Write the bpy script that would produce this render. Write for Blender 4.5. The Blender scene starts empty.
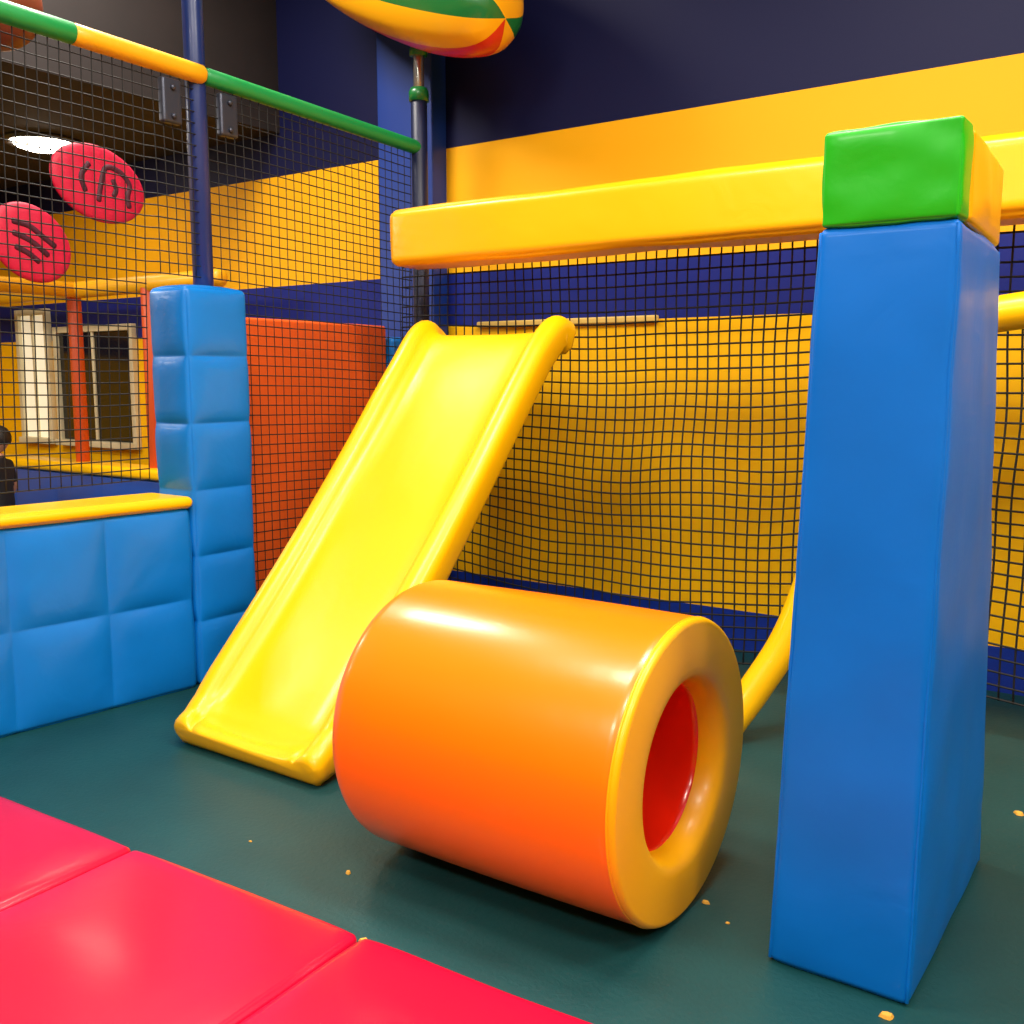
import bpy, bmesh, math, random
from mathutils import Vector, Matrix, noise
random.seed(4)
S = bpy.context.scene
S.view_settings.view_transform = 'Standard'

def lin(c):
    return tuple(((x/255)/12.92 if x/255 <= 0.04045 else ((x/255+0.055)/1.055)**2.4) for x in c)

# ------------------------------------------------------------------ materials
def mat(name, rgb, rough=0.35, coat=0.0, bump=0.0, bscale=8.0, metal=0.0, var=0.0, emit=None, estr=0.0, spec=0.5):
    m = bpy.data.materials.new(name); m.use_nodes = True
    nt = m.node_tree; b = nt.nodes['Principled BSDF']
    c = lin(rgb)
    b.inputs['Base Color'].default_value = (*c, 1)
    b.inputs['Roughness'].default_value = rough
    b.inputs['Metallic'].default_value = metal
    b.inputs['Specular IOR Level'].default_value = spec
    if coat:
        b.inputs['Coat Weight'].default_value = coat
        b.inputs['Coat Roughness'].default_value = 0.15
    tc = nt.nodes.new('ShaderNodeTexCoord')
    if bump:
        n = nt.nodes.new('ShaderNodeTexNoise'); n.inputs['Scale'].default_value = bscale
        n.inputs['Detail'].default_value = 4; n.inputs['Distortion'].default_value = 0.6
        bp = nt.nodes.new('ShaderNodeBump'); bp.inputs['Strength'].default_value = bump
        bp.inputs['Distance'].default_value = 0.02
        nt.links.new(tc.outputs['Object'], n.inputs['Vector'])
        nt.links.new(n.outputs['Fac'], bp.inputs['Height'])
        nt.links.new(bp.outputs['Normal'], b.inputs['Normal'])
    if var:
        n2 = nt.nodes.new('ShaderNodeTexNoise'); n2.inputs['Scale'].default_value = 3.5; n2.inputs['Detail'].default_value = 6
        r = nt.nodes.new('ShaderNodeValToRGB')
        r.color_ramp.elements[0].position = 0.3; r.color_ramp.elements[1].position = 0.7
        r.color_ramp.elements[0].color = (*[x*(1-var) for x in c], 1)
        r.color_ramp.elements[1].color = (*[min(1, x*(1+var)) for x in c], 1)
        nt.links.new(tc.outputs['Object'], n2.inputs['Vector'])
        nt.links.new(n2.outputs['Fac'], r.inputs['Fac'])
        nt.links.new(r.outputs['Color'], b.inputs['Base Color'])
    if emit:
        b.inputs['Emission Color'].default_value = (*lin(emit), 1)
        b.inputs['Emission Strength'].default_value = estr
    return m

YEL = mat('vinyl_yellow', (250, 190, 0), 0.38, 0.15, 0.12, 5, spec=.35)
YSL = mat('vinyl_slide_yellow', (250, 188, 0), 0.38, 0.14, 0.16, 4, spec=.35)
YBM = mat('vinyl_beam_yellow', (248, 174, 2), 0.36, 0.2, 0.15, 6, spec=.4)
YRG = mat('vinyl_amber', (248, 174, 0), 0.36, 0.12, 0.08, 5, spec=.4)
ORG = mat('vinyl_orange', (246, 120, 0), 0.30, 0.25, 0.08, 4)
REDI = mat('vinyl_inner_red', (244, 36, 8), 0.22, 0.5, 0.08, 5)
BLU = mat('vinyl_blue', (0, 116, 204), 0.42, 0.1, 0.24, 5, var=0.06, spec=.35)
BLP = mat('vinyl_pillar_blue', (0, 108, 206), 0.44, 0.05, 0.16, 5, var=0.05, spec=0.2)
GRN = mat('vinyl_green', (30, 178, 16), 0.4, 0.1, 0.15, 7, spec=.35)
RMT = mat('vinyl_red_mat', (196, 6, 50), 0.30, 0.25, 0.10, 3.5, var=0.05, spec=.35)
OPN = mat('panel_orange', (236, 94, 26), 0.5, 0.1, 0.12, 90)
OPO = mat('post_orange', (200, 75, 20), 0.5)
NET = mat('net_black', (8, 8, 10), 0.7)
NAVY = mat('post_navy', (18, 42, 104), 0.4, 0.2, 0.1, 12)
NAVYD = mat('post_dark_navy', (14, 24, 60), 0.45)
GPIPE = mat('foam_green', (14, 140, 66), 0.5, 0.1, 0.1, 20)
YPIPE = mat('foam_yellow', (236, 170, 8), 0.5, 0.1, 0.1, 20)
GREY = mat('bracket_grey', (70, 74, 88), 0.4, metal=0.6)
CHROME = mat('pole_silver', (180, 180, 175), 0.25, metal=0.9)
PINK = mat('disc_magenta', (205, 14, 62), 0.55)
PINKD = mat('disc_marks', (74, 14, 40), 0.6)
PILB = mat('pilaster_blue', (14, 52, 136), 0.5, 0, 0.05)
BRED = mat('balloon_red', (215, 30, 20), 0.35, 0.3)
BYEL = mat('balloon_yellow', (245, 175, 10), 0.35, 0.3)
BGRN = mat('balloon_green', (14, 110, 50), 0.35, 0.3)
BORG = mat('balloon_orange', (120, 56, 30), 0.5, 0.1)
LEDGE = mat('ledge_beige', (226, 190, 96), 0.6)
WFRM = mat('window_frame_white', (215, 205, 170), 0.5)
WDRK = mat('window_glass_dark', (22, 20, 20), 0.12)
WBRT = mat('window_blind_lit', (235, 230, 205), 0.6, emit=(255, 240, 205), estr=0.5)
CRUMB = mat('crumb_yellow', (222, 165, 60), 0.7)
LAMPE = mat('lamp_diffuser', (255, 250, 235), 0.4, emit=(255, 240, 215), estr=20)
LAMPH = mat('lamp_housing', (60, 60, 62), 0.4, metal=0.5)
SKIN = mat('skin', (196, 140, 110), 0.5)
HAIR = mat('hair_dark', (24, 17, 14), 0.6)
SHIRT = mat('shirt_black', (26, 26, 32), 0.8)
PANTS = mat('trousers_grey', (52, 54, 66), 0.8)
SHOE = mat('shoe_white', (190, 190, 190), 0.6)
EYEM = mat('eye_dark', (20, 14, 12), 0.2)
LIP = mat('lip', (160, 80, 76), 0.5)

# ------------------------------------------------------------------ helpers
def link(o, parent=None):
    S.collection.objects.link(o)
    if parent: o.parent = parent
    return o

def empty(name, loc=(0, 0, 0)):
    e = bpy.data.objects.new(name, None); e.location = loc; e.empty_display_size = 0.1
    S.collection.objects.link(e); return e

def mesh(name, verts, faces, mats, parent=None, smooth=True, midx=None, merge=False, loc=None):
    me = bpy.data.meshes.new(name)
    me.from_pydata([tuple(v) for v in verts], [], faces); 
    if not isinstance(mats, (list, tuple)): mats = [mats]
    for m in mats: me.materials.append(m)
    if midx: 
        for p, i in zip(me.polygons, midx): p.material_index = i
    bm = bmesh.new(); bm.from_mesh(me)
    if merge: bmesh.ops.remove_doubles(bm, verts=bm.verts, dist=1e-5)
    bmesh.ops.recalc_face_normals(bm, faces=bm.faces)
    if smooth:
        for f in bm.faces: f.smooth = True
    bm.to_mesh(me); bm.free(); me.update()
    o = bpy.data.objects.new(name, me)
    return link(o, parent)

def f_cell(t, L, n, k=3.0):
    c = (t / L * n) % 1.0
    if t <= 1e-6 or t >= L - 1e-6: return 0.0
    return 1 - abs(2*c-1)**k

def samples(L, r, n, per):
    s = {0.0, L}
    for q in (0.25, 0.5, 0.75, 1.0):
        s.add(r*q); s.add(L-r*q)
    for i in range(1, n*per):
        t = L*i/(n*per)
        if t > r*1.05 and t < L-r*1.05: s.add(t)
    for i in range(1, n):               # crisp seams
        for d in (-0.006, 0, 0.006):
            s.add(L*i/n + d)
    return sorted(s)

def padded(name, lo, hi, mat_, parent=None, r=0.03, cells=(1, 1, 1), puff=0.01, per=8, wrinkle=0.0, wscale=3.0, fn=None, k=3.0):
    """rounded, stuffed upholstery block; seams between quilting cells"""
    lo = Vector(lo); hi = Vector(hi); D = hi-lo
    r = min(r, min(D)*0.49)
    ss = [samples(D[i], r, cells[i], per) for i in range(3)]
    verts, faces = [], []
    seed = Vector((lo.x*3.1, lo.y*1.7, lo.z*2.3))
    def put(p, ax):
        q = Vector([min(max(p[i], r), D[i]-r) for i in range(3)])
        d = p-q
        d = d.normalized() if d.length > 1e-9 else Vector([1 if i == ax else 0 for i in range(3)])
        a, b = [i for i in range(3) if i != ax]
        w = f_cell(p[a], D[a], cells[a], k)*f_cell(p[b], D[b], cells[b], k)
        out = q + d*r + d*(puff*w)
        if wrinkle:
            wp = (lo+out)*wscale + seed
            out += d*(wrinkle*noise.noise(wp)*min(1, w*2+0.25))
        v = lo+out
        return fn(v) if fn else v
    for ax in range(3):
        a, b = [i for i in range(3) if i != ax]
        for side in (0, 1):
            base = len(verts)
            for i, ta in enumerate(ss[a]):
                for tb in ss[b]:
                    p = Vector((0, 0, 0)); p[a] = ta; p[b] = tb; p[ax] = D[ax]*side
                    v = put(p, ax)
                    verts.append(v)
            nb = len(ss[b])
            for i in range(len(ss[a])-1):
                for j in range(nb-1):
                    q = [base+i*nb+j, base+i*nb+j+1, base+(i+1)*nb+j+1, base+(i+1)*nb+j]
                    faces.append(q)
    return mesh(name, verts, faces, mat_, parent, merge=True)

def catmull(pts, n=8):
    P = [Vector(p) for p in pts]
    if len(P) < 3: return P
    P = [P[0]*2-P[1]] + P + [P[-1]*2-P[-2]]
    out = []
    for i in range(1, len(P)-2):
        for j in range(n):
            t = j/n; a, b, c, d = P[i-1:i+3]
            out.append(0.5*((2*b)+(c-a)*t+(2*a-5*b+4*c-d)*t*t+(3*b-a-3*c+d)*t**3))
    out.append(P[-2]); return out

def tube_into(V, F, pts, r, n=16, cap=True, rfun=None):
    pts = [Vector(p) for p in pts]
    T = []
    for i in range(len(pts)):
        a = pts[max(i-1, 0)]; b = pts[min(i+1, len(pts)-1)]
        T.append((b-a).normalized())
    up = Vector((0, 0, 1)) if abs(T[0].z) < 0.9 else Vector((1, 0, 0))
    N = (up - T[0]*up.dot(T[0])).normalized()
    rings = []
    seq = []
    if cap:
        for q in (0.15, 0.5, 0.8): seq.append((pts[0]-T[0]*r*0.5*math.cos(math.asin(q)), T[0], r*q))
    for i, p in enumerate(pts):
        seq.append((p, T[i], r if not rfun else rfun(i/(len(pts)-1))*r))
    if cap:
        for q in (0.8, 0.5, 0.15): seq.append((pts[-1]+T[-1]*r*0.5*math.cos(math.asin(q)), T[-1], r*q))
    for p, t, rr in seq:
        N = (N - t*N.dot(t)).normalized(); B = t.cross(N)
        b0 = len(V)
        for k in range(n):
            a = 2*math.pi*k/n
            V.append(p + (N*math.cos(a)+B*math.sin(a))*rr)
        rings.append(b0)
    for a, b in zip(rings[:-1], rings[1:]):
        for k in range(n):
            F.append([a+k, a+(k+1) % n, b+(k+1) % n, b+k])
    F.append([rings[0]+k for k in range(n)][::-1]); F.append([rings[-1]+k for k in range(n)])

def tube(name, pts, r, m, parent=None, n=16, cap=True, rfun=None):
    V, F = [], []
    tube_into(V, F, pts, r, n, cap, rfun)
    return mesh(name, V, F, m, parent)

def lathe(name, prof, origin, axis, m, parent=None, n=64, midx=None, closed=False, lobes=None, twist=0.0):
    axis = Vector(axis).normalized()
    up = Vector((0, 0, 1)); up = (up-axis*up.dot(axis))
    if up.length < 0.01: up = Vector((1, 0, 0))
    up.normalize(); B = axis.cross(up); o = Vector(origin)
    V, F, MI = [], [], []
    for ri, (s, rr) in enumerate(prof):
        for k in range(n):
            a0 = 2*math.pi*k/n
            a = a0 + twist*ri/len(prof)
            q = rr*(lobes(a0) if lobes else 1)
            V.append(o+axis*s+(up*math.cos(a)+B*math.sin(a))*q)
    L = len(prof)
    for i in range(L if closed else L-1):
        j = (i+1) % L
        for k in range(n):
            F.append([i*n+k, i*n+(k+1) % n, j*n+(k+1) % n, j*n+k])
            if midx: MI.append(midx(i, k))
    if not closed:
        F.append([k for k in range(n)][::-1]); F.append([(L-1)*n+k for k in range(n)])
        if midx: MI += [midx(0, 0), midx(L-2, 0)]
    return mesh(name, V, F, m, parent, midx=MI if midx else None)

def arc(cx, cy, r, a0, a1, n=8):
    return [(cx+r*math.cos(math.radians(a0+(a1-a0)*i/n)), cy+r*math.sin(math.radians(a0+(a1-a0)*i/n))) for i in range(n+1)]

# ------------------------------------------------------------------ room shell
X0, X1, Y0, Y1, ZC = -9.6, 4.5, -5.0, 4.8, 4.4
def slab(name, lo, hi, m):
    x0, y0, z0 = lo; x1, y1, z1 = hi
    V = [(x0,y0,z0),(x1,y0,z0),(x1,y1,z0),(x0,y1,z0),(x0,y0,z1),(x1,y0,z1),(x1,y1,z1),(x0,y1,z1)]
    F = [[0,1,2,3],[4,5,6,7],[0,1,5,4],[1,2,6,5],[2,3,7,6],[3,0,4,7]]
    return mesh(name, V, F, m, smooth=False)

FLOOR = mat('floor_rubber_green', (10, 62, 64), 0.5, 0.0, 0.12, 60, var=0.12, spec=.4)
slab('floor', (X0-.2, Y0-.2, -0.1), (X1+.2, Y1+.2, 0), FLOOR)
CEIL = mat('ceiling_black', (16, 14, 16), 0.8)
slab('ceiling', (X0-.2, Y0-.2, ZC), (X1+.2, Y1+.2, ZC+.1), CEIL)
CEIL2 = mat('ceiling_dark_brown', (30, 22, 22), 0.8, var=.2)
slab('ceiling_added_dark', (X0, Y0, 3.01), (-5.25, Y1, ZC), CEIL2)  # slab added to darken the upper left and hold the downlight

def band_material(name):
    m = bpy.data.materials.new(name); m.use_nodes = True
    nt = m.node_tree; b = nt.nodes['Principled BSDF']
    g = nt.nodes.new('ShaderNodeNewGeometry'); sx = nt.nodes.new('ShaderNodeSeparateXYZ')
    mr = nt.nodes.new('ShaderNodeMapRange'); mr.inputs['From Max'].default_value = 4.4
    rp = nt.nodes.new('ShaderNodeValToRGB'); rp.color_ramp.interpolation = 'CONSTANT'
    stops = [(0, (16, 48, 150)), (0.2, (255, 194, 0)), (1.685, (18, 32, 118)), (2.0, (240, 172, 4)), (2.73, (7, 12, 58))]
    e = rp.color_ramp.elements
    while len(e) < len(stops): e.new(0.5)
    for k, (z, c) in enumerate(stops):
        e[k].position = z/4.4; e[k].color = (*lin(c), 1)
    nt.links.new(g.outputs['Position'], sx.inputs[0]); nt.links.new(sx.outputs['Z'], mr.inputs['Value'])
    nt.links.new(mr.outputs[0], rp.inputs['Fac']); nt.links.new(rp.outputs['Color'], b.inputs['Base Color'])
    b.inputs['Roughness'].default_value = 0.6
    b.inputs['Specular IOR Level'].default_value = 0.25
    n = nt.nodes.new('ShaderNodeTexNoise'); n.inputs['Scale'].default_value = 40
    bp = nt.nodes.new('ShaderNodeBump'); bp.inputs['Strength'].default_value = 0.05
    nt.links.new(g.outputs['Position'], n.inputs['Vector'])
    nt.links.new(n.outputs['Fac'], bp.inputs['Height']); nt.links.new(bp.outputs['Normal'], b.inputs['Normal'])
    return m
WALL = band_material('wall_painted_bands')
slab('wall_back', (X0-.2, Y1, 0), (X1+.2, Y1+.2, ZC), WALL)
slab('wall_left', (X0-.2, Y0, 0), (X0, Y1, ZC), WALL)
slab('wall_right', (X1, Y0, 0), (X1+.2, Y1, ZC), WALL)
slab('wall_front', (X0-.2, Y0-.2, 0), (X1+.2, Y0, ZC), WALL)
padded('trim_pilaster', (-4.25, 4.66, 0), (-3.83, 4.8, ZC), PILB, r=0.01, puff=0, per=4)
padded('trim_ledge', (-3.60, 4.775, 1.685), (-2.42, 4.8, 1.72), LEDGE, r=0.008, puff=0, per=6)

def window(name, x0, x1, z0, z1, glass, bars):
    e = empty(name, ((x0+x1)/2, Y1, (z0+z1)/2)); t = 0.05
    def pt(n, lo, hi, m):
        o = padded(n, lo, hi, m, r=0.006, puff=0, per=2); o.parent = e; o.matrix_parent_inverse = Matrix.Translation(-e.location)
    pt('frame_left', (x0-t, Y1-.05, z0-t), (x0, Y1, z1+t), WFRM); pt('frame_right', (x1, Y1-.05, z0-t), (x1+t, Y1, z1+t), WFRM)
    pt('frame_top', (x0, Y1-.05, z1), (x1, Y1, z1+t), WFRM); pt('frame_sill', (x0-.03, Y1-.09, z0-t), (x1+.03, Y1, z0), WFRM)
    pt('glass', (x0, Y1-.02, z0), (x1, Y1-.005, z1), glass)
    for i in range(bars):
        xx = x0+(x1-x0)*(i+1)/(bars+1)
        pt('mullion_%d' % i, (xx-.015, Y1-.04, z0), (xx+.015, Y1-.02, z1), WFRM)
window('window_1', -8.55, -8.16, 0.88, 1.92, WBRT, 1)
window('window_2', -7.98, -6.98, 0.88, 1.76, WDRK, 1)

# ------------------------------------------------------------------ crawl tunnel (foam cylinder)
TA = math.radians(0.6)
TAX = (math.cos(TA), math.sin(TA), 0)
R = 0.395; LT = 0.90
TO = (-1.040, 2.265, R+.004)
tun = empty('crawl_tunnel', (-1.42, 2.2, 0.4))
def par(o, e): o.parent = e; o.matrix_parent_inverse = Matrix.Translation(-e.location)
def open_caps(o):
    bm = bmesh.new(); bm.from_mesh(o.data)
    bmesh.ops.delete(bm, geom=[f for f in bm.faces if len(f.verts) > 4], context='FACES'); bm.to_mesh(o.data); bm.free()
prof = [(-LT, 0.235), (-LT, .30)] + arc(-LT+.06, R-.06, 0.06, 180, 90, 8) + \
       [(-(LT-.12) + (LT-.12)*i/16*0.95, R+0.003*math.sin(math.pi*i/16)) for i in range(1, 17)] + [(-0.022, R-0.001), (-0.017, R-0.004)]
o = lathe('outer_shell', prof, TO, TAX, ORG, n=96); par(o, tun); open_caps(o)
prof = [(-0.017, R-0.005), (-0.014, R-0.001)] + arc(-0.013, R-.017, 0.016, 75, 0, 8) + [(0.005, 0.35), (0.007, 0.31), (0.006, 0.27), (0.003, 0.252), (-0.004, 0.242), (-0.018, 0.232), (-0.04, 0.224), (-0.065, 0.220)]
o = lathe('end_ring', prof, TO, TAX, YRG, n=96); par(o, tun); open_caps(o)
prof = [(-0.063, 0.222), (-0.070, 0.216), (-0.085, 0.215)] + [(-0.085-(LT-.085)*i/10, 0.215-0.012*math.sin(math.pi*i/10)) for i in range(1, 10)] + [(-LT, 0.236)]
o = lathe('inner_bore', prof, TO, TAX, REDI, n=96); par(o, tun); open_caps(o)
o = lathe('piping_seam', [(-0.016+0.003*math.cos(a*math.pi/4), R-0.002+0.003*math.sin(a*math.pi/4)) for a in range(8)], TO, TAX, YRG, n=96, closed=True); par(o, tun)

# ------------------------------------------------------------------ slide
sl = empty('slide', (-2.8, 3.1, 0))
path = catmull([(2.30, 0.085, 0), (2.38, 0.105, 0), (2.52, 0.20, 0), (2.95, 0.63, 0), (3.35, 1.06, 0), (3.66, 1.40, 0), (3.80, 1.54, 0), (3.90, 1.60, 0), (3.975, 1.58, 0)], 8)
path = [Vector((0, p.x, p.y)) for p in path]
def section(h, hl, hr, rr=0.056, th=0.085):
    out = []
    cl = -(hl-rr); cr = hr-rr
    out += [(cl+rr*math.cos(math.radians(a)), h+rr*math.sin(math.radians(a))) for a in range(200, 19, -20)]
    out += [(cl+rr+0.012, 0.016), (cl+rr+0.05, 0.002)]
    for i in range(1, 8):
        t = i/8; out.append(((cl+rr+.05)*(1-t)+(cr-rr-.05)*t, -0.004*math.sin(math.pi*t)))
    out += [(cr-rr-0.05, 0.002), (cr-rr-0.012, 0.016)]
    out += [(cr+rr*math.cos(math.radians(a)), h+rr*math.sin(math.radians(a))) for a in range(160, -21, -20)]
    out += [(hr-0.004, -th*0.6), (hr-0.03, -th), (0.15, -th), (0, -th), (-0.15, -th), (-hl+0.03, -th), (-hl+0.004, -th*0.6)]
    return out
V, F = [], []
nP = len(path); secN = len(section(0.05, .4, .4))
for i, p in enumerate(path):
    a = path[max(i-1, 0)]; b = path[min(i+1, nP-1)]
    t = (b-a).normalized(); n = Vector((0, -t.z, t.y))
    u = i/(nP-1)
    h = -0.02 + 0.043*min(1, u/0.25)
    for (x, q) in section(h, 0.39+0.14*u, 0.40-0.035*u):
        w = 0.007*noise.noise(Vector((x*4, i*0.12, 2)))
        V.append(Vector((-2.80+x, 0, 0)) + p + n*(q+w))
for i in range(nP-1):
    for k in range(secN):
        F.append([i*secN+k, i*secN+(k+1) % secN, (i+1)*secN+(k+1) % secN, (i+1)*secN+k])
for end, row in ((0, 0), (1, nP-1)):
    ring = [row*secN+k for k in range(secN)]
    c = sum((V[k] for k in ring), Vector())/secN
    t = (path[0]-path[1]).normalized() if end == 0 else (path[-1]-path[-2]).normalized()
    prev = ring
    for sx_, sz_, off in ((0.99, 0.9, 0.014), (0.97, 0.68, 0.024), (0.95, .35, .029)):
        new = []
        for k in ring:
            q = V[k]; q = Vector((c.x+(q.x-c.x)*sx_, c.y+(q.y-c.y)*sz_, c.z+(q.z-c.z)*sz_)) + t*off
            new.append(len(V)); V.append(q)
        for k in range(secN):
            F.append([prev[k], prev[(k+1) % secN], new[(k+1) % secN], new[k]])
        prev = new
    F.append(prev)
for v in V: v.z = max(v.z, 0.002)
o = mesh('slide_bed_and_rails', V, F, YSL); par(o, sl)

# ------------------------------------------------------------------ blue pillar with cap blocks
pil = empty('padded_pillar', (-0.61, 2.6, 0))
def taper(v):
    t = v.z/1.72
    u = (v.x+0.782)/0.329; w = (v.y-2.2)/0.82
    x0, x1 = -0.787+0.045*t, -0.459+0.009*t - 0.024*t*w
    return Vector((x0+(x1-x0)*u, 2.2+0.03*t+w*(0.83-0.235*t), v.z))
o = padded('pillar_pad', (-0.782, 2.2, 0.0), (-0.453, 3.02, 1.72), BLP, r=0.02, cells=(1, 1, 1), puff=0.010, per=26, wrinkle=0.009, wscale=5, fn=taper, k=6); par(o, pil)
o = padded('cap_block_green', (-0.736, 2.225, 1.722), (-0.455, 2.315, 1.920), GRN, r=0.008, puff=0.004, per=14, wrinkle=0.005, wscale=14, k=5); par(o, pil)
def capfn(v):
    w = (v.y-2.317)/0.5
    return Vector((v.x-0.024*max(0, w)*(v.x+.735)/.28, v.y, v.z))
o = padded('cap_block_yellow', (-0.732, 2.317, 1.722), (-0.450, 2.80, 1.912), YBM, r=0.012, puff=0.006, per=14, wrinkle=0.005, wscale=8, fn=capfn); par(o, pil)
for nme, x, y in (('welt_a', -0.455, 2.202), ('welt_b', -0.780, 2.202), ('welt_c', -0.455, 3.018)):
    pts = [taper(Vector((x, y, 0.01+1.70*i/40))) for i in range(41)]
    pts = [p+Vector((-.004 if x > -.6 else .004, .004 if y < 2.5 else -.004, 0))+Vector((noise.noise(p*30)*0.0015, 0, 0)) for p in pts]
    o = tube(nme, pts, 0.005, BLP, n=8); par(o, pil)

# ------------------------------------------------------------------ beam, net, rails
padded('overhead_beam_pad', (-3.46, 3.86, 1.95), (1.2, 4.10, 2.225), YBM, r=0.040, cells=(1, 1, 1), puff=0.006, per=40, wrinkle=0.009, wscale=3.2, k=8)

def net(name, Pf, nu, nv, r, skip=None, knot=1.9, parent=None):
    V, F = [], []
    G = [[Pf(i, j) for j in range(nv+1)] for i in range(nu+1)]
    ok = lambda i, j: not (skip and skip(G[i][j]))
    def runs(line):
        cur = []
        for p, k in line:
            if k: cur.append(p)
            else:
                if len(cur) > 1: yield cur
                cur = []
        if len(cur) > 1: yield cur
    for i in range(nu+1):
        for c in runs([(G[i][j], ok(i, j)) for j in range(nv+1)]): tube_into(V, F, c, r, 4, False)
    for j in range(nv+1):
        for c in runs([(G[i][j], ok(i, j)) for i in range(nu+1)]): tube_into(V, F, c, r, 4, False)
    k = r*knot
    for i in range(nu+1):
        for j in range(nv+1):
            if ok(i, j):
                p = G[i][j]; b = len(V)
                for d in ((k,0,0),(-k,0,0),(0,k,0),(0,-k,0),(0,0,k),(0,0,-k)): V.append(p+Vector(d))
                for f in ((0,2,4),(2,1,4),(1,3,4),(3,0,4),(2,0,5),(1,2,5),(3,1,5),(0,3,5)): F.append([b+q for q in f])
    return mesh(name, V, F, NET, parent)

CELL = 0.052
nu = int(4.75/CELL); nv = int(1.80/CELL)
def bnet(i, j):
    x = -3.62+i*CELL; t = j/nv; z = 0.16+t*1.80
    sag = math.sin(math.pi*min(1, max(0, t)))
    w = Vector((x*1.3, z*1.7, 0))
    y = 4.15 + 0.05*sag*noise.noise(w)
    dz = -0.10*(1-t)*math.sin((x+3.6)*1.2)**2 + 0.03*(1-t)*noise.noise(Vector((x*2.2, z*2.5, 5)))*1.6*min(1, t*3)
    dx = 0.022*sag*noise.noise(Vector((x*1.8, z*2.0, 9)))
    y = min(max(y, 4.115), 4.3)
    return Vector((x+dx, y, z+dz+0.02))
net('climbing_net', bnet, nu, nv, 0.0042)

# side frame: posts + pipe + net
fr = empty('net_frame', (-3.9, 3.0, 0))
o = tube('post_mid', [(-3.89, 3.06, 1.76), (-3.89, 3.06, 4.38)], 0.046, NAVY, n=20); par(o, fr)
o = tube('post_corner', [(-3.72, 4.42, 0.0), (-3.72, 4.42, 2.95)], 0.045, NAVYD, n=20); par(o, fr)
o = tube('post_corner_upper', [(-3.72, 4.42, 2.9), (-3.72, 4.42, 3.28)], 0.030, CHROME, n=20); par(o, fr)
o = lathe('post_cap_green', [(0, 0.05), (0.03, 0.05), (0.05, 0.04), (0.12, 0.036)], (-3.72, 4.42, 3.14), (0, 0, 1), BGRN, n=24); par(o, fr)
o = lathe('post_collar', [(0, 0.055), (0.05, 0.055), (0.07, 0.045)], (-3.72, 4.42, 2.90), (0, 0, 1), BGRN, n=24); par(o, fr)
o = tube('beam_bracket', [(-3.72, 4.42, 2.08), (-3.40, 4.05, 2.08)], 0.03, NAVYD); par(o, fr)
def pp(y):
    if y < 3.09: return Vector((-3.87+(y-1.0)*0.010, y, 2.79-0.022*(y-1.0)))
    t = (y-3.09)/1.33; return Vector((-3.85+0.13*t, y, 2.744-0.092*t))
def seg(n, y0, y1, m, r=0.045):
    o = tube(n, [pp(y0+(y1-y0)*i/8) for i in range(9)], r, m, n=18); par(o, fr)
seg('pipe_green_a', 0.6, 2.44, GPIPE, .042); seg('pipe_yellow', 2.45, 3.06, YPIPE, .042); seg('pipe_green_b', 3.09, 4.42, GPIPE, 0.038)
for nme, y in (('clamp_a', 2.89), ('clamp_b', 3.20)):
    o = padded(nme, (-3.87, y-0.05, 2.50), (-3.83, y+0.05, 2.69), GREY, r=0.012, puff=0, per=4); par(o, fr)
    for z in (2.53, 2.65):
        q = lathe(nme+'_bolt', [(0, 0.012), (0.01, 0.012), (0.014, 0.007)], (-3.83, y, z), (1, 0, 0), GREY, n=12); par(q, fr)
C2 = 0.047
nu2 = int(3.73/C2); nv2 = int(2.62/C2)
def snet(i, j):
    y = 0.65+i*C2
    p = pp(min(y, 4.38)); top = p.z-0.02
    z = 0.06+(top-0.06)*j/nv2
    x = p.x-0.01
    if y < 2.80: x -= 0.13*(1-j/nv2)
    return Vector((x + 0.008*noise.noise(Vector((y*1.5, z*1.5, 3))), y, z+0.006*noise.noise(Vector((y*2, z*2, 7)))))
def sskip(p):
    if p.y < 2.80: return p.z < 0.92
    if p.y < 3.20: return p.z < 1.81
    return False
o = net('side_net', snet, nu2, nv2, 0.0028, sskip); par(o, fr)

# low quilted wall + column
lw = empty('padded_low_wall', (-3.88, 1.7, 0))
lwf = lambda v: Vector((v.x+0.10+(v.y-2.79)*0.10, v.y, v.z))
o = padded('quilted_pad', (-4.06, 0.402, 0.0), (-3.80, 2.79, 0.82), BLU, r=0.02, cells=(1, 6, 2), puff=0.018, per=10, wrinkle=0.006, wscale=4, k=5, fn=lwf); par(o, lw)
o = padded('top_roll', (-4.08, 0.38, 0.822), (-3.78, 2.80, 0.875), YEL, r=0.026, puff=0.004, per=20, wrinkle=0.004, fn=lwf); par(o, lw)
col = padded('padded_column', (-3.96, 2.812, 0.0), (-3.70, 3.15, 1.79), BLU, r=0.02, cells=(1, 1, 6), puff=0.015, per=10, wrinkle=0.006, wscale=4, k=5)
padded('barrier_panel', (-4.03, 3.20, 0.0), (-3.95, 4.38, 1.69), OPN, r=0.015, puff=0.003, per=12)
padded('corner_pad', (-4.10, 4.40, 0.0), (-3.92, 4.60, 1.62), BLU, r=0.02, cells=(1, 1, 5), puff=0.012, per=6)

# bent tube rail
tube('bent_tube_rail', catmull([(-1.45, 3.53, 0.066), (-1.38, 3.61, 0.2), (-1.28, 3.70, 0.42), (-1.19, 3.77, 0.75), (-1.06, 3.785, 1.2), (-0.80, 3.785, 1.54), (-0.45, 3.785, 1.63), (0.3, 3.785, 1.63), (1.2, 3.785, 1.63)], 8), 0.062, YEL, n=24)

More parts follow.
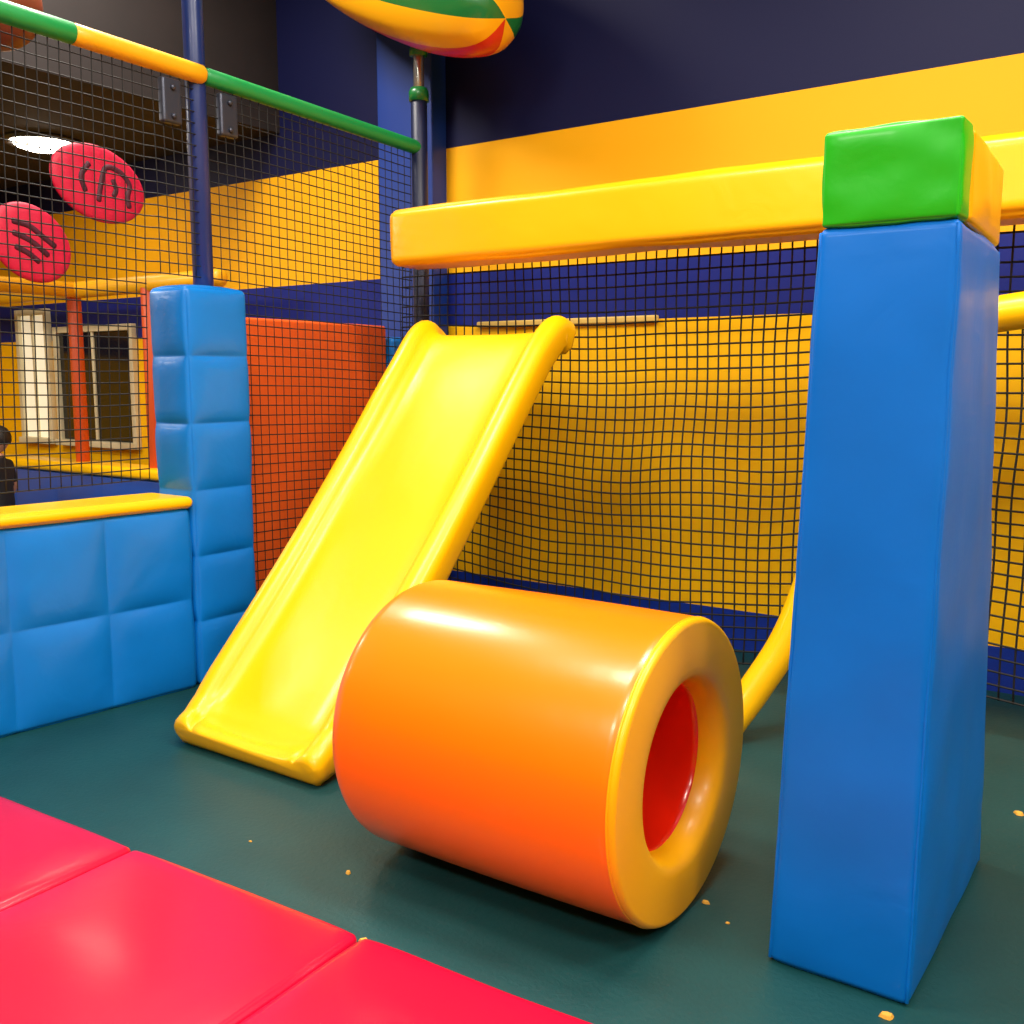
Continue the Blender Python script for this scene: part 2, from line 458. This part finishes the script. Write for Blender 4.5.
# ------------------------------------------------------------------ red floor mats
mf = lambda v: Vector((v.x-(v.y-1.64)*0.04, v.y+(v.x+2.2)*0.05, v.z))
for i, (a, b) in enumerate([(-3.36, -2.485), (-2.475, -1.625), (-1.612, -0.77), (-0.758, 0.09)]):
    for j, (c, d) in enumerate([(0.79, 1.64), (-0.07, 0.778)]):
        padded('floor_mat', (a, c, 0.0), (b, d, 0.045), RMT, r=0.020, cells=(1, 1, 1), puff=0.005, per=14, wrinkle=0.005, wscale=3, k=6, fn=mf)
V, F = [], []
for (x, y, s) in [(-1.92, 1.93, .012), (-1.02, 2.36, .012), (-0.49, 2.14, .016), (-0.42, 3.45, .016), (-1.64, 1.70, .014), (-.93, 2.3, .006), (-2.3, 1.9, .006)]:
    b = len(V); n = 7
    for k in range(n):
        a = 2*math.pi*k/n; q = s*random.uniform(.6, 1.3)
        V.append(Vector((x+q*math.cos(a), y+q*math.sin(a)*.8, 0.001)))
    for k in range(n):
        V.append(V[b+k]*1.0+Vector(((x-V[b+k].x)*.3, (y-V[b+k].y)*.3, s*.5)))
    for k in range(n): F.append([b+k, b+(k+1) % n, b+n+(k+1) % n, b+n+k])
    F.append([b+n+k for k in range(n)]); F.append([b+k for k in range(n)][::-1])
mesh('foam_crumbs', V, F, CRUMB, smooth=False)

# ------------------------------------------------------------------ striped blimp, hanging ball, discs
Lh, Rb = 0.82, 0.30
prof = []
for i in range(41):
    th = math.pi*i/40
    prof.append((-Lh*math.cos(th), max(0.004, Rb*math.sin(th)**0.55)))
G = 8
cols = [0, 0, 2, 0, 1, 0, 2, 0]
lathe('striped_blimp', prof, (-3.70, 4.28, 3.49), (0.8, -0.1, -0.40), [BYEL, BRED, BGRN], n=96,
      midx=lambda i, k: cols[(k*G//96) % G], lobes=lambda a: 1-0.02*abs(math.cos(a*G/2)), twist=-0.55)
hb = empty('hanging_ball', (-4.55, 2.5, 2.98))
o = lathe('ball', [(-0.2*math.cos(math.pi*i/24), max(.003, 0.2*math.sin(math.pi*i/24))) for i in range(25)], (-4.53, 2.5, 3.03), (0, 0, 1), BORG, n=48); par(o, hb)
o = tube('cord', [(-4.53, 2.5, 3.22), (-4.53, 2.5, 4.4)], 0.006, NET, n=6); par(o, hb)

def disc(name, y, z, ra, rb, rot, kind):
    e = empty(name, (-4.0, y, z))
    Mx = Matrix.Rotation(rot, 4, 'X')
    V, F = [], []
    n, m = 48, 8
    for i in range(m+1):
        th = math.pi*i/m
        for k in range(n):
            a = 2*math.pi*k/n; q = max(.01, math.sin(th))**0.35
            V.append(Mx @ Vector((0.018*math.cos(th), ra*q*math.cos(a), rb*q*math.sin(a))))
    for i in range(m):
        for k in range(n): F.append([i*n+k, i*n+(k+1) % n, (i+1)*n+(k+1) % n, (i+1)*n+k])
    F.append(list(range(n))); F.append([m*n+k for k in range(n)][::-1])
    mesh('disc_body', V, F, PINK, e)
    if kind:   # hooked P-like mark with a bar beside it
        strokes = [[(.0, -.07), (.0, .0), (.01, .07), (.06, .075), (.10, .04), (.10, -.01), (.11, -.05)], [(.04, .03), (.055, .0), (.05, -.03)], [(-.05, .06), (-.07, .0), (-.05, -.05)]]
    else:
        strokes = [[(-.10, .03), (-.04, .05), (.02, .045), (.08, .04)], [(-.08, -.01), (-.01, .0), (.07, -.01)], [(-.05, -.055), (.0, -.05), (.05, -.055)]]
    V, F = [], []
    for s in strokes:
        tube_into(V, F, [Mx @ Vector((0.008, p.x*ra/.17, p.y*rb/.15)) for p in catmull([(a, b, 0) for a, b in s], 5)], 0.016, 8, True)
    mesh('disc_marks', V, F, PINKD, e)
disc('round_sign', 2.62, 2.22, 0.225, 0.158, -0.2, True)
disc('round_sign', 2.30, 1.94, 0.180, 0.150, -0.5, False)

# ------------------------------------------------------------------ distant play area on the left
ba = empty('distant_barrier', (-7, 4.3, 0))
o = padded('barrier_pad', (-8.9, 4.2, 0), (-5.4, 4.38, 0.69), mat('vinyl_deep_blue', (10, 70, 160), .4), r=0.02, cells=(6, 1, 1), puff=.01, per=6); par(o, ba)
o = padded('barrier_roll', (-8.9, 4.17, 0.692), (-5.4, 4.41, 0.77), YEL, r=0.03, puff=0, per=8); par(o, ba)
o = tube('rail_a', [(-9.2, 4.3, 2.03), (-5.3, 4.3, 2.03)], 0.06, YPIPE); par(o, ba)
o = tube('rail_b', [(-6.9, 4.3, 2.03), (-6.9, 1.0, 2.03)], 0.055, YPIPE); par(o, ba)
o = tube('post_a', [(-6.95, 4.3, 0.77), (-6.95, 4.3, 2.0)], 0.05, OPO); par(o, ba)
o = tube('post_b', [(-6.05, 4.3, 0.77), (-6.05, 4.3, 2.0)], 0.055, OPO); par(o, ba)
o = tube('post_c', [(-6.9, 1.0, 0.0), (-6.9, 1.0, 2.0)], 0.05, OPO); par(o, ba)

# ------------------------------------------------------------------ lamps
dl = empty('flush_downlight', (-6.74, 4.0, 3.0)); DLP = (-6.74, 4.0, 3.01)
o = lathe('trim_ring', [(0.0, 0.20), (-0.025, 0.21), (-0.03, 0.235), (-0.015, 0.25), (0.0, 0.255)], DLP, (0, 0, 1), LAMPH, n=40, closed=True); par(o, dl)
o = lathe('diffuser', [(-0.075, 0.02), (-0.068, .10), (-0.045, 0.17), (0.0, 0.205)], DLP, (0, 0, 1), LAMPE, n=40); par(o, dl)
def unseen_ceiling_lamp(x, y, sx, sy, power, col=(1, .93, .82), z=4.2, zc=ZC):  # lamps out of view; some added only to brighten dim areas
    e = empty('unseen_ceiling_lamp', (x, y, z))
    o = padded('housing', (x-sx/2-.04, y-sy/2-.04, z+.01), (x+sx/2+.04, y+sy/2+.04, zc), LAMPH, r=0.01, puff=0, per=3); par(o, e)
    l = bpy.data.lights.new('lamp_panel', 'AREA'); l.shape = 'RECTANGLE'; l.size = sx; l.size_y = sy
    l.energy = power; l.color = col
    lo = bpy.data.objects.new('lamp_panel', l); S.collection.objects.link(lo); lo.location = (0, 0, 0); lo.parent = e
unseen_ceiling_lamp(-2.2, 1.4, 1.2, 0.6, 90)
unseen_ceiling_lamp(-4.4, 3.0, 0.9, 0.6, 105)
unseen_ceiling_lamp(-1.0, 2.5, 1.2, 0.5, 115)  # added to brighten the back wall behind the net
unseen_ceiling_lamp(1.4, 2.4, 1.2, 0.6, 115)  # added for light from the right on the tunnel ring
unseen_ceiling_lamp(2.8, 0.4, 1.2, 0.6, 110)  # also added, strengthens the light reaching the ring from the right
unseen_ceiling_lamp(-0.2, -0.2, 1.2, 0.6, 105)
unseen_ceiling_lamp(-2.2, -2.2, 1.2, 0.6, 150)
unseen_ceiling_lamp(1.6, -2.4, 1.2, 0.6, 110)
unseen_ceiling_lamp(-6.6, 1.8, 1.0, 0.5, 100, z=2.95, zc=3.02)
unseen_ceiling_lamp(-8.2, 0.0, 1.0, 0.5, 75, z=2.95, zc=3.02)

w = bpy.data.worlds.new('World'); S.world = w; w.use_nodes = True
w.node_tree.nodes['Background'].inputs[0].default_value = (0.5, 0.45, 0.4, 1)
w.node_tree.nodes['Background'].inputs[1].default_value = 0.3

# ------------------------------------------------------------------ child
def skinned(name, pts, edges, radii, root=0, sub=2):
    me = bpy.data.meshes.new(name+'_sk'); me.from_pydata(pts, edges, []); 
    o = bpy.data.objects.new(name+'_sk', me); S.collection.objects.link(o)
    o.modifiers.new('s', 'SKIN'); sv = me.skin_vertices[0].data
    for i, r in enumerate(radii): sv[i].radius = (r, r) if not isinstance(r, tuple) else r
    for i in range(len(radii)): sv[i].use_root = (i == root)
    ss = o.modifiers.new('ss', 'SUBSURF'); ss.levels = sub; ss.render_levels = sub
    dg = bpy.context.evaluated_depsgraph_get()
    m2 = bpy.data.meshes.new_from_object(o.evaluated_get(dg))
    bpy.data.objects.remove(o)
    for p in m2.polygons: p.use_smooth = True
    return m2
ch = empty('child', (-6.94, 3.66, 0)); ch.rotation_euler = (0, 0, math.radians(-60))
P = [(0,0,.50),(0,.0,.62),(0,.0,.76),(0,0,.83),(0,0,.88),
     (.055,0,.47),(.06,-.01,.27),(.06,.01,.05),(.065,-.08,.03),
     (-.055,0,.47),(-.06,-.01,.27),(-.06,.01,.05),(-.065,-.08,.03),
     (.10,0,.79),(.14,.01,.64),(.15,-.05,.51),(-.10,0,.79),(-.14,.01,.64),(-.15,-.05,.51)]
E = [(0,1),(1,2),(2,3),(3,4),(0,5),(5,6),(6,7),(7,8),(0,9),(9,10),(10,11),(11,12),(2,13),(13,14),(14,15),(2,16),(16,17),(17,18)]
Rr = [(.085,.065),(.085,.065),(.09,.065),(.04,.04),(.035,.035),.06,.045,.032,.03,.06,.045,.032,.03,.042,.032,.022,.042,.032,.022]
bm_ = skinned('child_body', P, E, Rr)
for m in (SHIRT, PANTS, SKIN, SHOE): bm_.materials.append(m)
for p in bm_.polygons:
    z = p.center.z; ax = abs(p.center.x)
    p.material_index = 3 if z < .07 else (2 if z > .85 or (ax > .115 and z < .66) else (1 if z < .50 and ax < .12 else 0))
link(bpy.data.objects.new('body', bm_), ch)
for sx in (1, -1):
    base = Vector((.152*sx, -.058, .495)); hp = [base, base+Vector((0, -.012, -.03))]; he = [(0, 1)]; hr = [.016, .019]
    for k, (off, ln) in enumerate(((-.016, .030), (-.006, .036), (.005, .033), (.015, .026))):
        i = len(hp); r0 = hp[1]+Vector((0, off, -.008))
        hp += [r0, r0+Vector((-.003*sx, 0, -ln*.55)), r0+Vector((-.012*sx, 0, -ln))]
        he += [(1, i), (i, i+1), (i+1, i+2)]; hr += [.0058, .0052, .0045]
    i = len(hp); hp += [base+Vector((-.004*sx, -.022, -.018)), base+Vector((-.008*sx, -.032, -.036))]; he += [(0, i), (i, i+1)]; hr += [.0068, .0055]
    hm = skinned('hand', [tuple(v) for v in hp], he, hr, 0, 1); hm.materials.append(SKIN); link(bpy.data.objects.new('hand', hm), ch)
def ell(name, c, r, m, f=None, nu=32, nv=24):
    V, F = [], []
    for j in range(nv+1):
        th = math.pi*j/nv
        for k in range(nu):
            a = 2*math.pi*k/nu
            d = Vector((math.sin(th)*math.cos(a), math.sin(th)*math.sin(a), math.cos(th)))
            v = Vector((d.x*r[0], d.y*r[1], d.z*r[2])); v = f(v, d) if f else v
            V.append(v+Vector(c))
    for j in range(nv):
        for k in range(nu): F.append([j*nu+k, j*nu+(k+1) % nu, (j+1)*nu+(k+1) % nu, (j+1)*nu+k])
    return mesh(name, V, F, m, ch, merge=True)
HC = (0, -.005, .965)
def hf(v, d):
    if d.z < 0: v.x *= 1+.28*d.z; v.y *= 1+.12*d.z
    g = math.exp(-((d.x/.16)**2+((d.z+.12)/.2)**2)) if d.y < 0 else 0
    v.y -= .014*g
    return v
ell('head', HC, (.070, .080, .092), SKIN, hf)
def hr_(v, d):
    cut = (d.y < -.35 and d.z < .45)
    s = 1.0 if not cut else .88
    if d.z < -.45: s = .86
    return v*s*(1+.03*noise.noise(d*9))
ell('hair', (0, .004, .975), (.078, .086, .092), HAIR, hr_)
for sx in (1, -1):
    ell('ear', (.068*sx, .0, .955), (.010, .016, .024), SKIN, nu=12, nv=8)
    ell('eye', (.026*sx, -.074, .968), (.009, .006, .006), EYEM, nu=12, nv=8)
ell('mouth', (0, -.072, .918), (.016, .005, .004), LIP, nu=12, nv=8)

# ------------------------------------------------------------------ camera
cd = bpy.data.cameras.new('camera'); cam = bpy.data.objects.new('camera', cd); S.collection.objects.link(cam)
cd.sensor_width = 36; cd.lens = 36*1000/1024; cd.clip_start = 0.05
cam.location = (0, 0, 1.4)
cam.rotation_euler = (math.radians(90-7.7), 0, math.radians(35))
S.camera = cam
